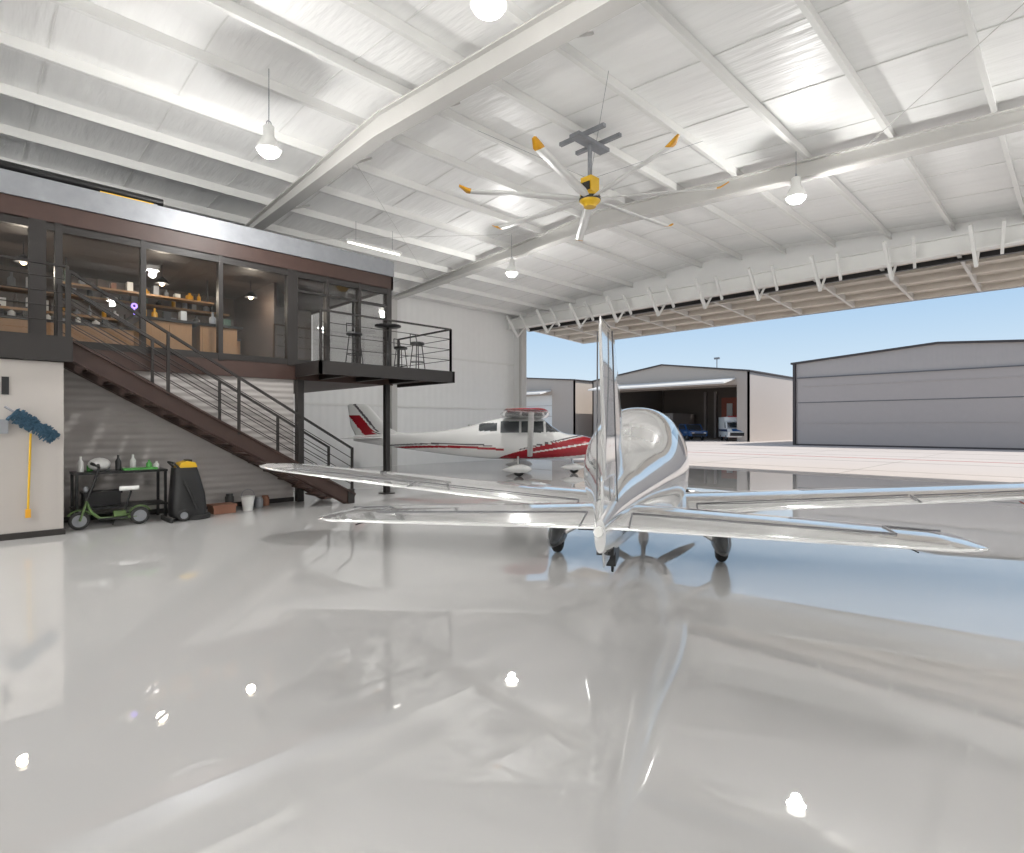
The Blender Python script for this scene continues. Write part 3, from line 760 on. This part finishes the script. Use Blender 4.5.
for z in (1.9,3.6,5.0): b.box(-17.45,2.05,51.86,51.92,z,z+0.06,M_line if z==3.6 else M_hgrey)
b.box(-17.5,2.1,51.8,51.95,5.7,5.78,M_line); b.box(-17.7,2.3,51.85,52,0,0.12,M_hroof); b.box(-17.82,-17.62,51.8,52,0,6.95,M_hroof)
b.finish()
b=B('open_hangar')
gable(b,-45.5,-25,60,78,7.4,8.8,M_htan,M_hgrey,dz=6.1,margin=1.3)
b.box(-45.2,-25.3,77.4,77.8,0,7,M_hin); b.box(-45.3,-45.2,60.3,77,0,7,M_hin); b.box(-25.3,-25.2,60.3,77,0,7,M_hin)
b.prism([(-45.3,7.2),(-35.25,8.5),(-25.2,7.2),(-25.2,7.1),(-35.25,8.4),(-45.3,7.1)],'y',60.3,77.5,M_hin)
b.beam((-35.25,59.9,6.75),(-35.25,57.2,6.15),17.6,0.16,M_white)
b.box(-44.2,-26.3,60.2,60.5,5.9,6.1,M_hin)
b.box(-35.9,-33.3,76.9,77.3,0,5.6,M_rdoor); b.box(-35.1,-34.3,76.8,76.9,2.6,4.8,M_white)
b.box(-44,-39.5,70,76,0,3.4,M_hgrey); b.box(-43.5,-40,69.9,70,0.3,3.0,M_white)
for x in (-30.5,-32.5,-37,-38.5): b.box(x,x+0.3,76.9,77.2,0,6.5,M_hdoor)
for x in (-39,-35,-31): b.box(x-0.6,x+0.6,66,66.3,6.4,6.5,M_lamp)  # glowing boxes added under the roof to brighten the interior
b.finish()
b=B('tan_hangar')
gable(b,-74,-48.5,60,78,7.8,8.9,M_htan,M_htan,dz=6.0,margin=4.0)
b.box(-70,-52.5,60.3,60.5,0,6.0,M_white)
for z in (1.5,3,4.5): b.box(-70,-52.5,60.22,60.3,z,z+0.06,M_hgrey)
b.beam((-61.25,59.8,6.6),(-61.25,57.6,6.1),17.5,0.18,M_white)
b.finish()
b=B('distant_hangar'); gable(b,8,34,52,75,6.95,7.75,M_hgrey,M_hgrey,dz=5.75,margin=0.4); b.box(8.4,33.6,51.9,52.1,0,5.75,M_hdoor); b.finish()

def vehicle(name,x,y,rz,body,kind):
    b=B(name)
    if kind=='van':
        pr=[(-2.8,0.45),(2.7,0.45),(2.8,1.0),(2.2,1.35),(1.6,1.45),(1.15,2.1),(0.8,2.2),(0.7,2.65),(-2.8,2.65)]
        W=1.05
    elif kind=='pickup':
        pr=[(-2.7,0.5),(2.6,0.5),(2.65,1.1),(1.4,1.25),(0.8,1.85),(-0.7,1.9),(-0.9,1.25),(-2.7,1.25)]; W=0.98
    else:
        pr=[(-2.2,0.35),(2.1,0.35),(2.15,0.75),(1.2,0.9),(0.5,1.4),(-1.0,1.45),(-1.9,1.0),(-2.2,0.9)]; W=0.88
    b.prism(pr,'y',-W,W,body)
    zt=2.05 if kind=='van' else (1.75 if kind=='pickup' else 1.32)
    zb=1.45 if kind=='van' else (1.3 if kind=='pickup' else 0.98)
    xs=(0.9,1.5) if kind=='van' else ((-0.6,1.1) if kind=='pickup' else (-1.3,0.8))
    for s_ in (-1,1):
        b.prism([(xs[0],zb),(xs[1],zb),(xs[1]-0.35,zt),(xs[0]+0.05,zt)],'y',s_*W,s_*(W+0.015),M_pglass)
    if kind=='van':
        b.quad((1.66,-0.9,1.48),(1.66,0.9,1.48),(1.22,0.85,2.06),(1.22,-0.85,2.06),M_pglass)
        for s_ in (-1,1): b.box(-2.7,2.3,min(s_*W,s_*(W+.01)),max(s_*W,s_*(W+.01)),1.05,1.3,M_carblue)
        b.box(2.72,2.84,-0.85,0.85,0.6,0.95,M_black); b.box(0.5,0.8,-0.7,0.7,2.65,2.78,M_red)
        b.rbox((2.5,0,1.22),(0.5,1.2,0.02),0,M_carblue,0,0.55)
    else:
        f={'pickup':(1.43,1.25,0.83,1.82),'car':(1.22,0.92,0.55,1.36)}[kind]
        b.quad((f[0],-W+0.1,f[1]),(f[0],W-0.1,f[1]),(f[2],W-0.15,f[3]),(f[2],-W+0.15,f[3]),M_pglass)
        b.box(pr[2][0]-0.05,pr[2][0]+0.03,-W+0.2,W-0.2,0.55,0.8,M_black)
    for s_ in (-1,1):
        b.box(pr[2][0]-0.1,pr[2][0]+0.02,min(s_*0.55,s_*0.85),max(s_*0.55,s_*0.85),0.8,0.95,M_chrome)
        for xx in (-1.6,1.5): wheel(b,(xx,s_*(W-0.1),0.36),0.36,0.26)
    b.finish((x,y,0),rz)
vehicle('ambulance',-27.6,62.0,math.radians(-55),M_white,'van')
vehicle('pickup_truck',-32.8,62.0,math.radians(-40),M_carblue,'pickup')
vehicle('car',-37.6,64.0,math.radians(-50),M_black,'car')

b=B('roof_flood_lamp'); b.tube((-29,61,8.0),(-29,61,9.2),0.05,M_galv,8); b.box(-29.3,-28.7,60.9,61.1,9.1,9.3,M_galv); b.finish()

# ------------------------------------------------------------------ world, sun
w=bpy.data.worlds.new('sky'); scene.world=w; w.use_nodes=True
nt=w.node_tree; n=nt.nodes; l=nt.links
bg=n['Background']
tc=n.new('ShaderNodeTexCoord'); sx=n.new('ShaderNodeSeparateXYZ'); cr=n.new('ShaderNodeValToRGB')
l.new(tc.outputs['Generated'],sx.inputs[0]); l.new(sx.outputs['Z'],cr.inputs[0]); l.new(cr.outputs[0],bg.inputs[0])
e=cr.color_ramp.elements
e[0].position=0.0; e[0].color=(0.70,0.77,0.81,1)
e[1].position=1.0; e[1].color=(0.44,0.48,0.56,1)
x_=e.new(0.08); x_.color=(0.56,0.69,0.80,1)
x_=e.new(0.20); x_.color=(0.36,0.54,0.75,1)
x_=e.new(0.45); x_.color=(0.42,0.51,0.65,1)
bg.inputs[1].default_value=0.95
S=bpy.data.lights.new('sun','SUN'); S.energy=3.8; S.angle=0.01; S.color=(1,0.95,0.88)
so=bpy.data.objects.new('sun',S); scene.collection.objects.link(so)
d=Vector((0.5,0.42,0.75)).normalized(); so.rotation_euler=d.to_track_quat('Z','Y').to_euler()
so.location=(30,40,50)

# ------------------------------------------------------------------ camera
cam=bpy.data.cameras.new('camera'); co=bpy.data.objects.new('camera',cam); scene.collection.objects.link(co)
cam.sensor_width=36; cam.lens=20.04; cam.clip_end=1000; cam.clip_start=0.05
co.location=(0,0,1.6); co.rotation_euler=(math.radians(90),0,math.radians(45.2))
scene.camera=co
scene.view_settings.view_transform='Standard'
scene.view_settings.exposure=0.28
